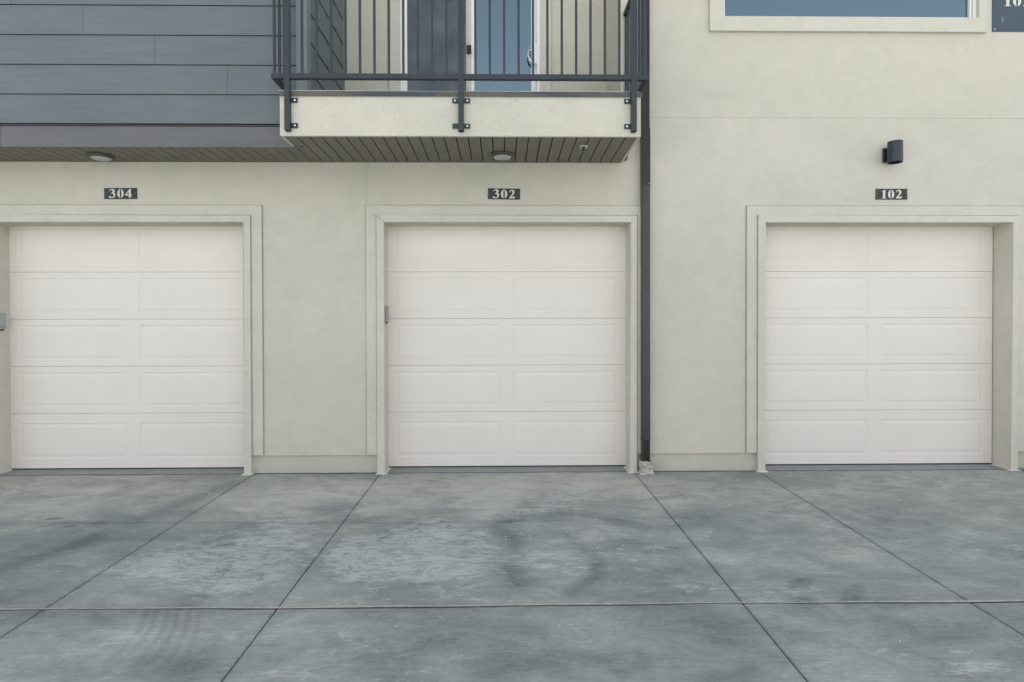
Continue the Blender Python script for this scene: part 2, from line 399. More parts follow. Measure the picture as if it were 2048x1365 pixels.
obj('stucco_wall', bm, STUCCO, B)
PL = mat_stucco('plinth_plaster', (.53, .52, .44))
for x0, x1 in ((-12, DOORS[0][0]), (DOORS[0][1], DOORS[1][0]), (DOORS[1][1], DOORS[2][0]), (DOORS[2][1], 12)):
    pl_ = boxes('plinth', [(x0+.006, x1-.006, .014, .2, -.12, .19)], PL, B)
    bm = bmesh.new(); x = x0+.07
    while x < x1-.07:
        wd2 = random.uniform(.12, .4); box(bm, x, min(x+wd2, x1-.065), -.0115, .0138, -.05, random.choice((.001, .002, .003)))
        x += wd2
    obj('base_joint', bm, JOINT, pl_)
# shell behind the facade
boxes('rear_wall', [(-12, 12, 11, 11.2, -.3, 9.5), (-12.2, -12, -.49, 11, -.3, 9.5), (12, 12.2, 0, 11, -.3, 9.5)], STUCCO, B)
boxes('roof', [(-12.3, 12.3, -.7, 11.3, 9.5, 9.8)], FLASH, B)
boxes('floor_slab', [(-12, 12, 1.0, 11, 3.04, 3.3)], VOID, B)

# --- door surrounds, reveals, feet
for x0, x1, c in DOORS:
    zt = 2.427
    bm = bmesh.new()
    def frame(bm, a, b_, zi, wo, wz, yf, yb, zb):
        # a mitred raised band round three sides: inner a..b_, outer +wo
        prof = [(0, yf), (wo, yf), (wo, yb)]
        for (s, xi) in ((-1, a), (1, b_)):
            for (d0, y0), (d1, y1) in zip(prof, prof[1:]):
                k0, k1 = d0/wo*wz, d1/wo*wz
                bm.faces.new([bm.verts.new(p) for p in ((xi+s*d0, y0, zb), (xi+s*d1, y1, zb), (xi+s*d1, y1, zi+k1), (xi+s*d0, y0, zi+k0))])
        for (d0, y0), (d1, y1) in zip(prof, prof[1:]):
            k0, k1 = d0/wo*wz, d1/wo*wz
            bm.faces.new([bm.verts.new(p) for p in ((a-d0, y0, zi+k0), (b_+d0, y0, zi+k0), (b_+d1, y1, zi+k1), (a-d1, y1, zi+k1))])
        for (s, xi) in ((-1, a), (1, b_)):
            bm.faces.new([bm.verts.new(p) for p in ((xi, yf, zb), (xi+s*wo, yf, zb), (xi+s*wo, max(yb, .02), zb), (xi, max(yb, .02), zb))])
    frame(bm, x0, x1, zt, .064, .064, -.036, .02, -.004)
    if c < 1 and c > -1: frame(bm, x0-.064, x1+.040, zt+.064, .104, .099, -.018, 0, .182)
    else: frame(bm, x0-.064, x1+.064, zt+.064, .104, .099, -.018, 0, .182)
    # reveal
    for x in (x0, x1):
        bm.faces.new([bm.verts.new(p) for p in ((x, -.036, -.004), (x, .30, -.004), (x, .30, zt), (x, -.036, zt))])
    bm.faces.new([bm.verts.new(p) for p in ((x0, -.036, zt), (x1, -.036, zt), (x1, .30, zt), (x0, .30, zt))])
    bmesh.ops.remove_doubles(bm, verts=bm.verts[:], dist=1e-5)
    es = [e for e in bm.edges if len(e.link_faces) == 2 and e.calc_face_angle(0) > 1 and e.verts[0].co.y < -.03 and e.verts[1].co.y < -.03]
    bmesh.ops.bevel(bm, geom=es, offset=.007, segments=3, affect='EDGES', profile=.5)
    o = obj('door_surround', bm, TRIM, B, smooth=True)
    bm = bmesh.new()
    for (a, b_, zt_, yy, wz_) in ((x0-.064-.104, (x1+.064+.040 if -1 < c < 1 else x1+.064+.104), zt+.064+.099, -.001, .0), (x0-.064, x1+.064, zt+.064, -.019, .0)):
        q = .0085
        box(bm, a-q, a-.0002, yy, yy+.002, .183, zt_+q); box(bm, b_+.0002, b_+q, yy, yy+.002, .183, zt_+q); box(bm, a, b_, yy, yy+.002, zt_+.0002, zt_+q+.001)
    obj('edge_shade_line', bm, EDGE_SHADE, o)  # strips drawing the shade beside each trim step
    for s, x in ((-1, x0), (1, x1)):
        bm = bmesh.new()
        a, b_ = (x-.075, x+.028) if s < 0 else (x-.028, x+.075)
        vs = [bm.verts.new(p) for p in ((a, -.058, gz(-.058)+.006), (b_, -.058, gz(-.058)+.006), (b_, .19, .012), (a, .19, .012))]
        f = bm.faces.new(vs); ex = bmesh.ops.extrude_face_region(bm, geom=[f])
        bmesh.ops.translate(bm, verts=[v for v in ex['geom'] if isinstance(v, bmesh.types.BMVert)], vec=(0, 0, -.006))
        obj('foot_plate', bm, PALE, o)

# --- garage doors
SSEAL = mat_plain('side_seal_rubber', (.22, .23, .22), .7)
def garage_door(c):
    YD = .203; HW = 1.212
    bm = bmesh.new()
    secs = [(.021, .5675), (.5675, 1.036), (1.036, 1.5045), (1.5045, 1.973), (1.973, 2.52)]
    pan = [(.113, .477), (.625, .980), (1.0935, 1.4485), (1.562, 1.917), (2.074, 2.430)]
    grv = [(.530, .076), (), (), (), (2.024,)]
    def rect(a, b_, z0, z1, y): return [(a, YD+y, z0), (b_, YD+y, z0), (b_, YD+y, z1), (a, YD+y, z1)]
    def quad(a, b_, z0, z1, y=0):
        bm.faces.new([bm.verts.new(p) for p in rect(a, b_, z0, z1, y)])
    for (z0, z1), (p0, p1), gv in zip(secs, pan, grv):
        lo, hi = z0+.0015, z1-.0015
        cols = [(-1.125, -.0625), (.0625, 1.125)]
        zb = sorted([lo, p0, p1, hi]+[q for g_ in gv for q in (g_-.004, g_, g_+.004)])
        for za, zb_ in zip(zb, zb[1:]):
            m_ = (za+zb_)/2
            if p0 < m_ < p1:
                for a, b_ in ((-HW, -1.125), (-.0625, .0625), (1.125, HW)): quad(c+a, c+b_, za, zb_)
            elif any(abs(m_-g_) < .004 for g_ in gv):
                g_ = [q for q in gv if abs(m_-q) < .004][0]
                ya, yb = (0, .0018) if m_ < g_ else (.0018, 0)
                bm.faces.new([bm.verts.new(p) for p in ((c-HW, YD+ya, za), (c+HW, YD+ya, za), (c+HW, YD+yb, zb_), (c-HW, YD+yb, zb_))])
            else: quad(c-HW, c+HW, za, zb_)
        for a, b_ in cols:
            prof = [(0, 0), (.004, -.001), (.008, .0038), (.024, .0042), (.046, .0006), (.052, .0004)]
            prev = rect(c+a, c+b_, p0, p1, 0)
            for d, y in prof[1:]:
                cur = rect(c+a+d, c+b_-d, p0+d, p1-d, y); ring_path(bm, prev, cur); prev = cur
            bm.faces.new([bm.verts.new(p) for p in prev])
        for z, s in ((lo, 1), (hi, -1)):      # rolled section edges
            bm.faces.new([bm.verts.new(p) for p in ((c-HW, YD, z), (c+HW, YD, z), (c+HW, YD+.02, z-s*.001), (c-HW, YD+.02, z-s*.001))])
    box(bm, c-HW, c+HW, YD+.018, YD+.05, .025, 2.52)
    bmesh.ops.remove_doubles(bm, verts=bm.verts[:], dist=1e-5)
    d = obj('garage_door', bm, DOORW, B)
    bm = bmesh.new(); box(bm, c-1.25, c+1.25, YD+.006, YD+.04, .012, .030); obj('bottom_seal', bm, RUBBER, d)
    bm = bmesh.new(); box(bm, c-1.25, c+1.25, YD-.004, YD+.004, .0085, .0125); obj('seal_lip', bm, RUBBER2, d)
    for s in (-1, 1):
        bm = bmesh.new(); box(bm, c+s*HW-.004, c+s*HW+.004, YD+.004, YD+.01, .031, 2.45)
        obj('side_seal', bm, SSEAL, d)
    return d
for x0, x1, c in DOORS: garage_door(c)

# --- grey siding block, upper left
SY = -.491
ZC = [3.205, 3.463, 3.723, 3.983, 4.245, 4.505, 4.765, 5.025, 5.285, 5.545, 5.805, 6.065, 6.325, 6.585, 6.845, 7.105, 7.365, 7.625, 7.885, 8.145, 8.405, 8.665, 8.925, 9.185, 9.5]
JN = {0: [-7.2], 1: [-2.421, -6.1], 2: [-3.054, -6.7], 3: [-3.679, -7.3], 4: [-4.3, -2.0]}
CX0, CX1 = -1.814, -1.717
def plank(bm, a, b_, z0, z1, side=False, y0=None):
    za, zb = z0+.0052, z1
    if not side:
        pts = [(a, SY-.007, za), (b_, SY-.007, za), (b_, SY+.002, zb), (a, SY+.002, zb)]
        bk = [(a, SY+.03, za), (b_, SY+.03, za)]
    else:
        X = CX1-.012
        pts = [(X+.007, a, za), (X+.007, b_, za), (X-.002, b_, zb), (X-.002, a, zb)]
        bk = [(X-.03, a, za), (X-.03, b_, za)]
    v = [bm.verts.new(p) for p in pts]; k = [bm.verts.new(p) for p in bk]
    bm.faces.new(v); bm.faces.new((v[0], v[1], k[1], k[0]))
    return
bm = bmesh.new()
for i, (z0, z1) in enumerate(zip(ZC, ZC[1:])):
    cuts = sorted([-12, CX0] + (JN.get(i) or [-3.0-.63*((i*3) % 5), -6.8]))
    for a, b_ in zip(cuts, cuts[1:]): plank(bm, a+.0012, b_-.0012, z0, z1)
    plank(bm, -.39, .79, z0, z1, True)
obj('siding', bm, SIDING, B)
boxes('siding_backing', [(-12, CX0-.01, SY+.012, SY+.04, 3.2, 9.5), (CX1-.06, CX1-.024, -.40, .82, 3.2, 9.5)], VOID, B)
boxes('corner_board', [(CX0, CX1, SY-.014, SY+.02, 3.21, 9.5), (CX1-.03, CX1, SY+.0205, -.392, 3.21, 9.5), (CX1-.03, CX1-.002, .782, .818, 3.21, 9.5)], CORNER, B, .002)
boxes('fascia_board', [(-12, -4.3985, SY-.010, SY+.02, 3.001, 3.183), (-4.3955, -1.77, SY-.010, SY+.02, 3.001, 3.183)], FASCIA, B, .002)
boxes('drip_flashing', [(-12, -1.80, SY-.016, SY+.02, 3.185, 3.196)], METAL, B)
def soffit_boards(name, xa, xb, ya, yb, parent):
    bm = bmesh.new(); k = math.floor((xa+.389)/.1028); x = -.389+k*.1028
    while x < xb:
        a, b_ = max(x+.0045, xa), min(x+.1028-.0045, xb)
        if b_-a > .004: box(bm, a, b_, ya, yb, SZ+.002, SZ+.02, bev=.002)
        x += .1028
    o = obj(name, bm, SOFFIT, parent)
    boxes('soffit_void', [(xa, xb, ya, yb, SZ+.018, SZ+.05)], VOID, o)
    boxes('edge_channel', [(xa, xb, yb-.008, yb, SZ-.002, SZ+.004)], SOFFIT, o)
    return o
soffit_boards('soffit', -12, -1.832, SY+.021, 0.0, B)
boxes('floor_deck', [(-12, CX1-.03, SY+.04, .9, 3.07, 3.19)], VOID, B)

# --- balcony
BX0, BX1, BY = -1.856, 1.172, -.796
bm = bmesh.new()
box(bm, BX0, BX1, BY, BY+.03, SZ-.002, 3.352, bev=.005)
box(bm, BX0, BX0+.024, BY+.031, SY-.012, SZ-.002, 3.352)
box(bm, BX1-.024, BX1, BY+.031, -.001, SZ-.002, 3.352)
BAL = obj('balcony', bm, STUCCO, B)
soffit_boards('soffit', BX0+.026, BX1-.026, BY+.032, 0.0, BAL)
bm = bmesh.new()
box(bm, BX0-.004, BX1+.010, BY-.010, BY+.05, 3.339, 3.378, bev=.002)
box(bm, BX0-.004, BX1+.010, BY-.0115, BY-.0095, 3.336, 3.343)
obj('edge_flashing', bm, FLASH, BAL)
bm = bmesh.new(); prev = None
for i in range(152):
    x = BX0-.003+i*.02; z = 3.379; h = .004+.0018*math.sin(x*3.1)+.0016*random.random()
    a, b_, c_ = bm.verts.new((x, BY-.008, z)), bm.verts.new((x, BY-.008, z+h)), bm.verts.new((x, BY+.06, z+h))
    if prev: bm.faces.new((prev[0], a, b_, prev[1])); bm.faces.new((prev[1], b_, c_, prev[2]))
    prev = (a, b_, c_)
obj('membrane', bm, mat_plain('membrane', (.42, .41, .38), .9, 0, .3, 30), BAL)
boxes('deck', [(BX0+.03, BX1-.03, BY+.05, .82, 3.33, 3.362)], DECK, BAL)

# --- wall behind the balcony and the sliding door
YB = .82
bm = bmesh.new(); facade(bm, CX1-.02, XR, 3.30, 9.5, [(-1.108, .421, 3.30, 5.45)], y=YB)
obj('recessed_wall', bm, STUCCO, B)
bm = bmesh.new()
for a, b_, z0, z1 in ((-1.232, -1.108, 3.362, 5.45), (.421, .542, 3.362, 5.45), (-1.232, .542, 5.4505, 5.57)): box(bm, a, b_, YB-.025, YB+.06, z0, z1, bev=.004)
obj('door_trim', bm, TRIM, B)
bm = bmesh.new()
box(bm, -1.108, -1.083, YB-.02, YB+.09, 3.40, 5.45, bev=.003); box(bm, .384, .421, YB-.02, YB+.09, 3.40, 5.45, bev=.003)
box(bm, -1.083, .384, YB-.02, YB+.09, 5.40, 5.449, bev=.003); box(bm, -1.083, .384, YB-.02, YB+.09, 3.364, 3.43, bev=.003)
SD = obj('sliding_door', bm, WHITE, B)
boxes('fixed_sash', [(-1.0825, -1.036, YB+.005, YB+.03, 3.431, 5.399), (-.36, -.347, YB+.005, YB+.03, 3.431, 5.399)], WHITE, SD, .003)
boxes('moving_sash', [(-.346, -.304, YB+.04, YB+.07, 3.431, 5.399), (.327, .3835, YB+.04, YB+.07, 3.431, 5.399), (-.303, .326, YB+.04, YB+.07, 3.431, 3.46)], WHITE, SD, .003)
boxes('screen_stile', [(-.392, -.3605, YB-.012, YB+.012, 3.431, 5.399)], ALMOND, SD, .003)
boxes('insect_screen', [(-1.0355, -.3925, YB-.002, YB, 3.431, 5.399)], SCREEN, SD)
boxes('glass_pane', [(-1.0355, -.361, YB+.015, YB+.02, 3.431, 5.399)], GLASS, SD)
boxes('glass_pane', [(-.3035, .3265, YB+.052, YB+.057, 3.461, 5.399)], GLASS, SD)
boxes('latch', [(-.385, -.332, YB-.035, YB-.0125, 4.42, 4.515)], RUBBER, SD, .008)
bm = bmesh.new(); prev = None
hp = [(.375, 4.528), (.345, 4.525), (.312, 4.50), (.292, 4.455), (.290, 4.41), (.305, 4.365), (.335, 4.338), (.375, 4.333)]
for (x, z) in hp:
    ring = [bm.verts.new((x+.011*math.cos(q)*(.5), YB-.01-.012*(1-abs(z-4.43)/.12)+.011*math.sin(q), z+.011*math.cos(q))) for q in [i*math.pi/4 for i in range(8)]]
    if prev: [bm.faces.new((prev[i], prev[(i+1) % 8], ring[(i+1) % 8], ring[i])) for i in range(8)]
    prev = ring
box(bm, .352, .384, YB-.024, YB-.019, 4.32, 4.54, bev=.002); box(bm, .30, .36, YB-.02, YB-.008, 4.46, 4.472)
obj('pull_handle', bm, WHITE, SD, smooth=True)

# --- rooms behind the glass
bm = bmesh.new(); box(bm, CX1, XR, YB+.14, 5.5, 3.31, 6.1, skip='f'); box(bm, 1.3, 6.2, .16, 5.0, 3.31, 6.1, skip='f')
obj('room_interior', bm, ROOM, B)
boxes('room_wall', [(CX1-.02, -1.1085, YB+.1, YB+.13, 3.3, 6.1), (.4215, XR-.002, YB+.1, YB+.13, 3.3, 6.1), (-1.1085, .4215, YB+.1, YB+.13, 5.46, 6.1)], ROOM, B)

# --- upper right window
bm = bmesh.new()
for a, b_, z0, z1 in ((2.016, 2.153, 4.279, 6.04), (4.650, 4.729, 4.279, 6.04), (2.1535, 4.6495, 4.279, 4.419), (2.1535, 4.6495, 5.9005, 6.04)): box(bm, a, b_, -.034, .05, z0, z1)
obj('window_trim', bm, TRIM, B)
bm = bmesh.new()
for a, b_, z0, z1 in ((2.153, 2.174, 4.420, 5.9), (4.586, 4.650, 4.420, 5.9), (2.1745, 4.5855, 4.420, 4.437), (2.1745, 4.5855, 5.86, 5.9)): box(bm, a, b_, .005, .075, z0, z1, bev=.003)
WI = obj('window', bm, WHITE, B)
boxes('sash_rail', [(4.604, 4.612, .001, .01, 4.437, 5.86)], GALV, WI)
boxes('glass_pane', [(2.1745, 4.5855, .035, .04, 4.4375, 5.8595)], GLASSW, WI)
boxes('jamb_return', [(4.588, 4.66, .08, .30, 4.40, 5.92)], WHITE, WI)

# ------------------------------------------------------------------ balcony railing
RL = thing('balcony_railing', 'dark grey metal balcony railing with vertical bars bolted to the cream balcony edge', 'railing')
PX = [-1.779, -.340, 1.105]; RY0, RY1 = -.845, -.801; RX0, RX1 = -1.909, 1.224
for nm, z0, z1 in (('bottom_rail', 3.468, 3.510), ('top_rail', 4.425, 4.467)):
    boxes(nm, [(RX0, RX1, RY0, RY1, z0, z1)], METAL, RL, .0025)
for a, b_, ye in ((RX0, RX0+.044, SY-.008), (RX1-.044, RX1, -.001)):
    for z0, z1 in ((3.4685, 3.5095), (4.4255, 4.4665)):
        boxes('side_rail', [(a+.0005, b_-.0005, RY1+.0005, ye, z0, z1)], METAL, RL, .0025)
bx = [PX[0]+.12*k for k in range(1, 12)] + [PX[1]+.1204*k for k in range(1, 12)]
bal = [(x, -.823) for x in bx] + [(RX0+.021, -.823+.118*k) for k in range(3)] + [(RX1-.021, -.823+.116*k) for k in range(8)]
proto = None
for x, y in bal:
    if proto is None:
        bm = bmesh.new(); box(bm, -.0095, .0095, -.0095, .0095, 3.509, 4.426, bev=.001)
        proto = o = obj('baluster', bm, METAL, RL)
    else:
        o = proto.copy(); COL.objects.link(o); o.parent = RL
    o.location = (x, y, 0)
for i, x in enumerate(PX):
    bm = bmesh.new(); hw = .0225
    box(bm, x-hw, x+hw, -.8475, -.8015, 3.040, 4.455, bev=.003, skip='')
    p = obj('post', bm, METAL, RL)
    boxes('post_mouth', [(x-.018, x+.018, -.843, -.806, 3.0385, 3.041)], VOID, p)
    for s in ((1,), (-1, 1), (-1,))[i]:
        for z in (3.302, 3.091):
            a, b_ = sorted((x+s*hw, x+s*(hw+.052)))
            boxes('bracket', [(a, b_, -.806, BY-.0005, z-.020, z+.020)], METAL, p, .001)
            if not (i == 1 and s == -1 and z < 3.2):
                bm = bmesh.new(); cyl(bm, (x+s*(hw+.029), -.808, z), .0085, .006, 'y', 16, .0065); obj('bolt', bm, BOLT, p, smooth=True)

# ------------------------------------------------------------------ downspout
DS = thing('downspout', 'dark square downspout running down the stucco wall between doors 302 and 102', 'downspout')
def pipe(name, x0, x1, y0, y1, z0, z1, ribs, mat=PIPE):
    pts = []
    if ribs:
        n = ribs; wd_ = (x1-x0-.016)/n
        pts = [(x0, y0+.006), (x0+.006, y0)]
        for k in range(n):
            a = x0+.008+k*wd_
            pts += [(a+wd_*.12, y0), (a+wd_*.3, y0+.006), (a+wd_*.7, y0+.006), (a+wd_*.88, y0)]
        pts += [(x1-.006, y0), (x1, y0+.006)]
    else: pts = [(x0, y0+.008), (x0+.003, y0+.003), (x0+.008, y0), (x1-.008, y0), (x1-.003, y0+.003), (x1, y0+.008)]
    pts += [(x1, y1), (x0, y1)]
    bm = bmesh.new()
    lo = [bm.verts.new((x, y, z0)) for x, y in pts]; hi = [bm.verts.new((x, y, z1)) for x, y in pts]; n = len(pts)
    for k in range(n): bm.faces.new((lo[k], lo[(k+1) % n], hi[(k+1) % n], hi[k]))
    bm.faces.new(lo[::-1]); bm.faces.new(hi)
    return obj(name, bm, mat, DS)
pipe('ribbed_pipe', 1.348, 1.420, -.080, -.012, 3.31, 9.4, 5)
pipe('sleeve', 1.344, 1.425, -.085, -.010, 2.765, 3.325, 6)
pipe('plain_pipe', 1.345, 1.424, -.083, -.010, .350, 2.78, 0)
pipe('collar', 1.341, 1.425, -.088, -.008, .322, .356, 0)
pipe('ribbed_boot', 1.345, 1.422, -.083, -.010, .09, .3215, 7)
bm = bmesh.new(); cyl(bm, (1.412, -.086, 2.79), .004, .004, 'y', 10); obj('screw', bm, BOLT, DS)
bm = bmesh.new(); box(bm, 1.326, 1.446, -.105, .012, -.02, .116)
bmesh.ops.subdivide_edges(bm, edges=bm.edges[:], cuts=9, use_grid_fill=True)
for v in bm.verts:
    q = v.co; k = .006*math.sin(q.x*90+q.z*60)+.005*math.sin(q.z*130+q.x*40)+.004*random.uniform(-1, 1)
    v.co.y -= k if q.y < -.1 else 0; v.co.x += k*.8 if abs(q.x-1.386) > .055 else 0
    if q.z < .03: v.co.y -= .015*(1-q.z/.03); v.co.x += .008*math.copysign(1, q.x-1.386)
    if q.z > .11: v.co.z += .008*random.uniform(-1, .6)
obj('mortar_base', bm, MORTAR, DS)

# ------------------------------------------------------------------ number plates
D3 = [(480, 305), (498, 280), (520, 255), (545, 235), (570, 222), (605, 215), (640, 215), (678, 222), (710, 238), (732, 260), (742, 290), (738, 325), (722, 350), (690, 375), (720, 392), (742, 420), (758, 455), (762, 495), (754, 540), (738, 575), (714, 606), (684, 628), (648, 642), (604, 650), (560, 650), (520, 645), (488, 634), (464, 615), (455, 592), (463, 565), (482, 553), (505, 552), (528, 562), (556, 588), (585, 606), (615, 610), (642, 602), (664, 582), (676, 555), (680, 522), (674, 492), (658, 466), (635, 448), (610, 440), (550, 436), (585, 408), (612, 385), (628, 360), (637, 330), (635, 300), (624, 278), (602, 264), (572, 262), (545, 272), (520, 292), (490, 325)]
D0 = [[(992, 215), (955, 230), (920, 260), (890, 300), (868, 350), (856, 400), (853, 440), (858, 490), (870, 535), (892, 578), (922, 610), (958, 632), (990, 641), (980, 610), (972, 560), (968, 500), (967, 430), (970, 350), (976, 285), (986, 240)],
      [(1022, 215), (1058, 230), (1092, 260), (1122, 300), (1144, 350), (1156, 400), (1160, 440), (1155, 490), (1142, 535), (1120, 578), (1090, 610), (1056, 632), (1024, 641), (1034, 610), (1043, 560), (1047, 500), (1048, 430), (1045, 350), (1038, 285), (1028, 240)]]
D4 = [[(1445, 215), (1500, 215), (1500, 465), (1540, 490), (1540, 540), (1500, 545), (1500, 632), (1393, 632), (1393, 335), (1290, 475), (1370, 475), (1370, 545), (1240, 545), (1240, 470)]]
D2 = [[(1265, 375), (1272, 340), (1290, 305), (1315, 277), (1345, 258), (1380, 248), (1412, 246), (1450, 250), (1485, 264), (1512, 287), (1529, 320), (1532, 360), (1522, 400), (1502, 440), (1472, 480), (1437, 516), (1400, 552), (1370, 580), (1498, 580), (1525, 562), (1550, 538), (1530, 662), (1253, 662), (1268, 640), (1310, 592), (1350, 542), (1385, 495), (1415, 448), (1434, 405), (1440, 365), (1433, 333), (1418, 312), (1396, 302), (1368, 303), (1338, 316), (1310, 340), (1282, 372)]]
D1 = [[(500, 322), (530, 318), (560, 308), (605, 280), (652, 252), (682, 262), (682, 610), (688, 632), (706, 645), (745, 655), (745, 668), (485, 668), (485, 655), (530, 648), (556, 636), (568, 612), (570, 375), (564, 352), (545, 340), (500, 342)]]
def digits(name, polys, parent, y, k=.0002):
    for pl in polys:
        pass
    bm = bmesh.new()
    for pl in polys:
        f = bm.faces.new([bm.verts.new((x*k, y, -z*k)) for x, z in pl])
        if f.normal.y > 0: f.normal_flip()
        ex = bmesh.ops.extrude_face_region(bm, geom=[f])
        bmesh.ops.translate(bm, verts=[v for v in ex['geom'] if isinstance(v, bmesh.types.BMVert)], vec=(0, .0022, 0))
    bmesh.ops.triangulate(bm, faces=[f for f in bm.faces if len(f.verts) > 4])
    return obj(name, bm, DIGIT, parent)
def shift(polys, dx, dz): return [[(x+dx, z+dz) for x, z in pl] for pl in polys]
def plate(label, cx, cz, tilt, glyphs, k=.0002, size=(.312, .105), mat=PLATE, screws=True):
    e = thing('number_plate', label, 'number sign', 'house number plates on the stucco wall' if size[0] < .4 else None)
    boxes('plate', [(-size[0]/2, size[0]/2, -.007, -.0005, -size[1]/2, size[1]/2)], mat, e, .001)
    for gl in glyphs: digits('digit', gl, e, -.0091, k)
    if screws:
        for s in (-1, 1):
            bm = bmesh.new(); cyl(bm, (s*(size[0]/2-.011), -.008, .002), .0035, .003, 'y', 10); obj('screw', bm, GALV, e)
    e.location = (cx, 0, cz); e.rotation_euler = (0, math.radians(tilt), 0)
    return e
c4 = (-1002, -432)
plate('black number plate reading 304 on the stucco wall', -3.6615, 2.7055, -.4, [shift([D3], *c4), shift(D0, *c4), shift(D4, *c4)])
plate('black number plate reading 302 under the balcony', .019, 2.7055, .7, [shift([D3], *c4), shift(D0, *c4), shift(D2, -1022, -450)])
plate('small black number plate reading 102 below the wall lamp', 3.8115, 2.708, .1, [shift(D1, -1000, -456), shift(D0, -1002-33, -428), shift(D2, -1022-36, -452)])
K2 = .000265
bp = plate('large slate blue sign reading 102 beside the upper window', 5.060, 4.556, 0,
           [shift(D1, -1000, -668), shift(D0, -1002-33, -640), shift(D2, -1022-36, -665)], K2, (.518, .52), PLATEB, False)
for o in bp.children:
    if o.name.startswith('digit'): o.location = (-.009, 0, -.012)
for sx in (-1, 1):
    for sz in (-1, 1):
        bm = bmesh.new(); cyl(bm, (sx*.236, -.008, sz*.237), .005, .004, 'y', 10); obj('screw', bm, BOLT, bp)
boxes('plate_smudge', [(-.163, -.154, -.0074, -.0071, -.165, -.125)], GALV, bp)

# ------------------------------------------------------------------ lamps and small fixtures
WL = thing('wall_lamp', 'black cylinder wall lamp above the 102 number plate', 'lamp')
LX, LY, LZ = 3.776, -.115, 3.085
bm = bmesh.new(); cyl(bm, (LX, LY, LZ), .066, .200, 'z', 48, cap=False)
cyl(bm, (LX, LY, LZ+.001), .060, .190, 'z', 48, cap=False); 
rg = []
for zz in (LZ-.1, LZ+.1):
    a = [bm.verts.new((LX+.066*math.cos(q), LY+.066*math.sin(q), zz)) for q in [i*math.pi/24 for i in range(48)]]
    b_ = [bm.verts.new((LX+.058*math.cos(q), LY+.058*math.sin(q), zz+(.002 if zz < LZ else -.001))) for q in [i*math.pi/24 for i in range(48)]]
    for i in range(48): bm.faces.new((a[i], a[(i+1) % 48], b_[(i+1) % 48], b_[i]))
    if zz > LZ: bm.faces.new(b_)
obj('lamp_shade', bm, METAL, WL, smooth=True)
bm = bmesh.new(); cyl(bm, (LX, LY, LZ-.02), .057, .01, 'z', 32); obj('lamp_lens', bm, RUBBER, WL)
bm = bmesh.new(); box(bm, LX-.056, LX+.056, -.03, 0, LZ-.070, LZ+.066, bev=.004); box(bm, LX-.03, LX+.03, -.056, -.0305, LZ-.03, LZ+.03); obj('back_plate', bm, METAL, WL)

FB = thing('wall_box', 'small dark box fixture on the wall past the balcony corner', 'fixture')
bm = bmesh.new(); box(bm, 1.09, 1.208, -.075, 0, 3.028, 3.14, bev=.004); obj('box', bm, METAL, FB)
bm = bmesh.new(); box(bm, 1.10, 1.198, -.079, -.0755, 3.036, 3.13, bev=.001); obj('cover', bm, METAL, FB)

def ceiling_light(label, x, y):
    e = thing('ceiling_light', label, 'lamp', 'round ceiling lights under the overhang')
    bm = bmesh.new(); n = 48
    prof = [(.000, .0), (.108, .0), (.112, -.006), (.110, -.014), (.096, -.024), (.086, -.027), (.084, -.022)]
    prev = None
    for rr, z in prof[1:]:
        ring = [bm.verts.new((rr*math.cos(i*2*math.pi/n), rr*math.sin(i*2*math.pi/n), z)) for i in range(n)]
        if prev: [bm.faces.new((prev[i], prev[(i+1) % n], ring[(i+1) % n], ring[i])) for i in range(n)]
        prev = ring
    obj('trim_ring', bm, mat_plain('bronze_ring', (.06, .055, .048), .4), e, smooth=True)
    bm = bmesh.new(); prev = None
    for rr, z in ((.0845, -.0225), (.080, -.030), (.062, -.036), (.035, -.039), (.004, -.040)):
        ring = [bm.verts.new((rr*math.cos(i*2*math.pi/n), rr*math.sin(i*2*math.pi/n), z)) for i in range(n)]
        if prev: [bm.faces.new((prev[i], prev[(i+1) % n], ring[(i+1) % n], ring[i])) for i in range(n)]
        prev = ring
    bm.faces.new(prev); obj('lens', bm, LENS, e, smooth=True)
    e.location = (x, y, SZ+.0005)
ceiling_light('round ceiling light under the grey siding overhang', -3.718, -.203)
ceiling_light('round ceiling light under the balcony', .005, -.262)

SE = thing('ceiling_sensor', 'small square white sensor on the underside of the balcony', 'sensor')
bm = bmesh.new(); box(bm, .688, .758, -.561, -.491, SZ-.010, SZ+.001, bev=.003); obj('base_plate', bm, mat_plain('sensor_white', (.5, .49, .44), .5), SE)
bm = bmesh.new(); cyl(bm, (.723, -.533, SZ-.018), .010, .016, 'z', 16); cyl(bm, (.723, -.533, SZ-.028), .014, .005, 'z', 16); obj('nub', bm, RUBBER, SE)

def keypad(label, x, y0, y1, z0, z1, dx):
    e = thing('keypad', label, 'keypad', 'garage keypads on the door reveals')
    bm = bmesh.new(); a, b_ = sorted((x, x+dx)); box(bm, a, b_, y0, y1, z0, z1, bev=.003); obj('body', bm, GALV, e)
    bm = bmesh.new(); a, b_ = sorted((x+dx, x+dx*1.25)); box(bm, a+.0003, b_, y0+.006, y1-.003, z0+.03, z1-.004, bev=.002); obj('cover', bm, mat_plain('keypad_cover', (.36, .37, .36), .4), e)
    bm = bmesh.new(); a, b_ = sorted((x, x+dx*.8)); box(bm, a, b_, y0+.01, y1-.01, z0-.012, z0); obj('lower_lip', bm, RUBBER, e)
keypad('grey keypad in the left reveal of garage 304', DOORS[0][0]+.0005, .035, .118, 1.405, 1.565, .022)
keypad('grey keypad in the left reveal of garage 302', DOORS[1][0]+.0005, .035, .118, 1.468, 1.625, .022)

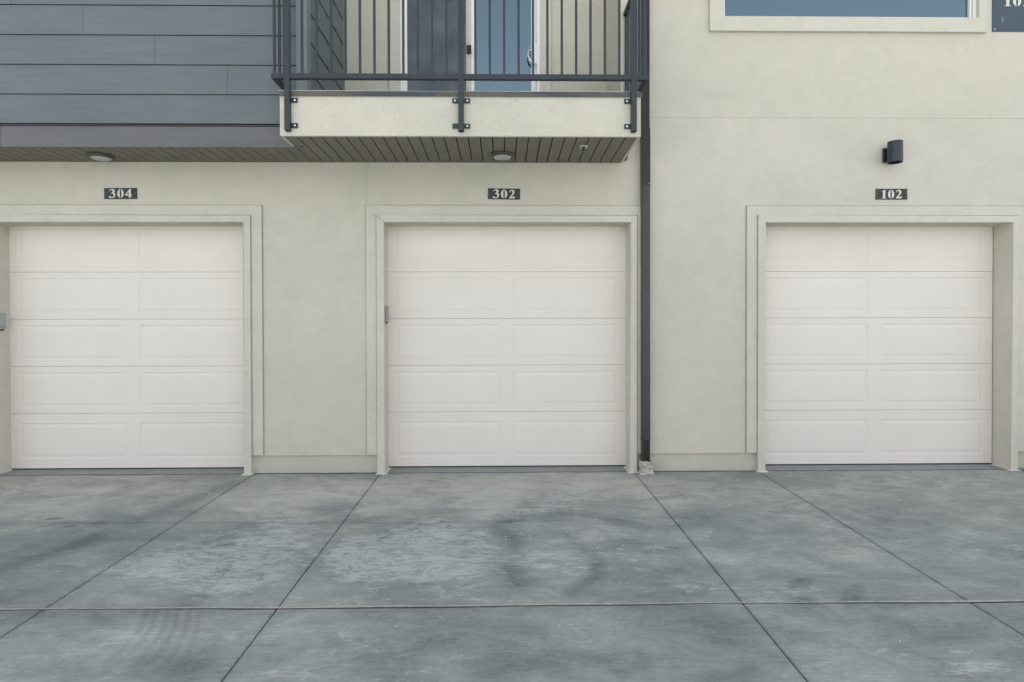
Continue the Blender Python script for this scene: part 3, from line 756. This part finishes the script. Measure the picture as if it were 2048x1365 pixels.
bm = bmesh.new()
vs = [(-1.69, 3.362), (-1.69, 3.445), (-1.672, 3.45), (-1.64, 3.40), (-1.60, 3.385), (-1.575, 3.362)]
f = bm.faces.new([bm.verts.new((x, .30, z)) for x, z in vs]); ex = bmesh.ops.extrude_face_region(bm, geom=[f])
bmesh.ops.translate(bm, verts=[v for v in ex['geom'] if isinstance(v, bmesh.types.BMVert)], vec=(0, .04, 0))
tag(obj('metal_bracket', bm, mat_plain('grey_scrap', (.30, .33, .33), .5)), 'small pale grey bracket lying on the balcony deck against the siding', 'bracket')

# pebbles in the bed at the far right
bm = bmesh.new()
for i in range(90):
    x = random.uniform(5.075, 5.6); y = random.uniform(-.10, -.01); s = random.uniform(.010, .024)
    m_ = Matrix.Translation((x, y, gz(y)+s*.4)) @ Matrix.Rotation(random.uniform(0, 3), 4, 'Z') @ Matrix.Diagonal((s*1.3, s, s*.7, 1))
    bmesh.ops.create_icosphere(bm, subdivisions=1, radius=1, matrix=m_)
gv = obj('gravel', bm, mat_plain('pebble', (.22, .25, .29), .8, 0, .5, 30)); gv['kind'] = 'stuff'
gv['label'] = 'loose grey pebbles at the foot of the wall right of the garage doors'; gv['category'] = 'gravel'

# little pale paint flakes scattered on the middle slab
bm = bmesh.new()
for i in range(40):
    if i < 30: x, y = random.gauss(.42, .27), random.gauss(-1.80, .15)
    else: x, y = random.uniform(-3.2, 3.8), random.uniform(-3.2, -.2)
    sz = random.uniform(.002, .0052); z = gz(y)+.004; a0 = random.uniform(0, 6)
    n = random.choice((4, 5)); vs = [(x+sz*random.uniform(.6, 1.5)*math.cos(a0+k*2*math.pi/n), y+sz*random.uniform(.6, 1.3)*math.sin(a0+k*2*math.pi/n)) for k in range(n)]
    f = bm.faces.new([bm.verts.new((px, py, z+.0016*random.random())) for px, py in vs]); ex = bmesh.ops.extrude_face_region(bm, geom=[f])
    bmesh.ops.translate(bm, verts=[v for v in ex['geom'] if isinstance(v, bmesh.types.BMVert)], vec=(0, 0, -.005))
fl = obj('paint_flakes', bm, mat_plain('flake', (.62, .62, .58), .8, 0, .2, 30)); fl['kind'] = 'stuff'
fl['label'] = 'tiny pale flakes scattered over the middle concrete slab'; fl['category'] = 'debris'

# pendant hanging inside the room behind the right glass pane
PW = mat_plain('pendant_white', (.85, .85, .85), .4)
pe = thing('pendant_lamp', 'small white pendant lamp seen faintly through the right pane of the balcony door', 'lamp')
bm = bmesh.new(); cyl(bm, (-.36, 3.0, 5.84), .006, .52, 'z', 10); obj('rod', bm, PW, pe)
bm = bmesh.new(); cyl(bm, (-.36, 3.0, 5.89), .055, .02, 'z', 24, .02); obj('canopy', bm, PW, pe)
bm = bmesh.new(); cyl(bm, (-.36, 3.0, 5.585), .075, .05, 'z', 24, .03); obj('lamp_shade', bm, PW, pe)
bm = bmesh.new(); bmesh.ops.create_uvsphere(bm, u_segments=20, v_segments=12, radius=.045, matrix=Matrix.Translation((-.36, 3.0, 5.53))); obj('bulb', bm, PW, pe, smooth=True)
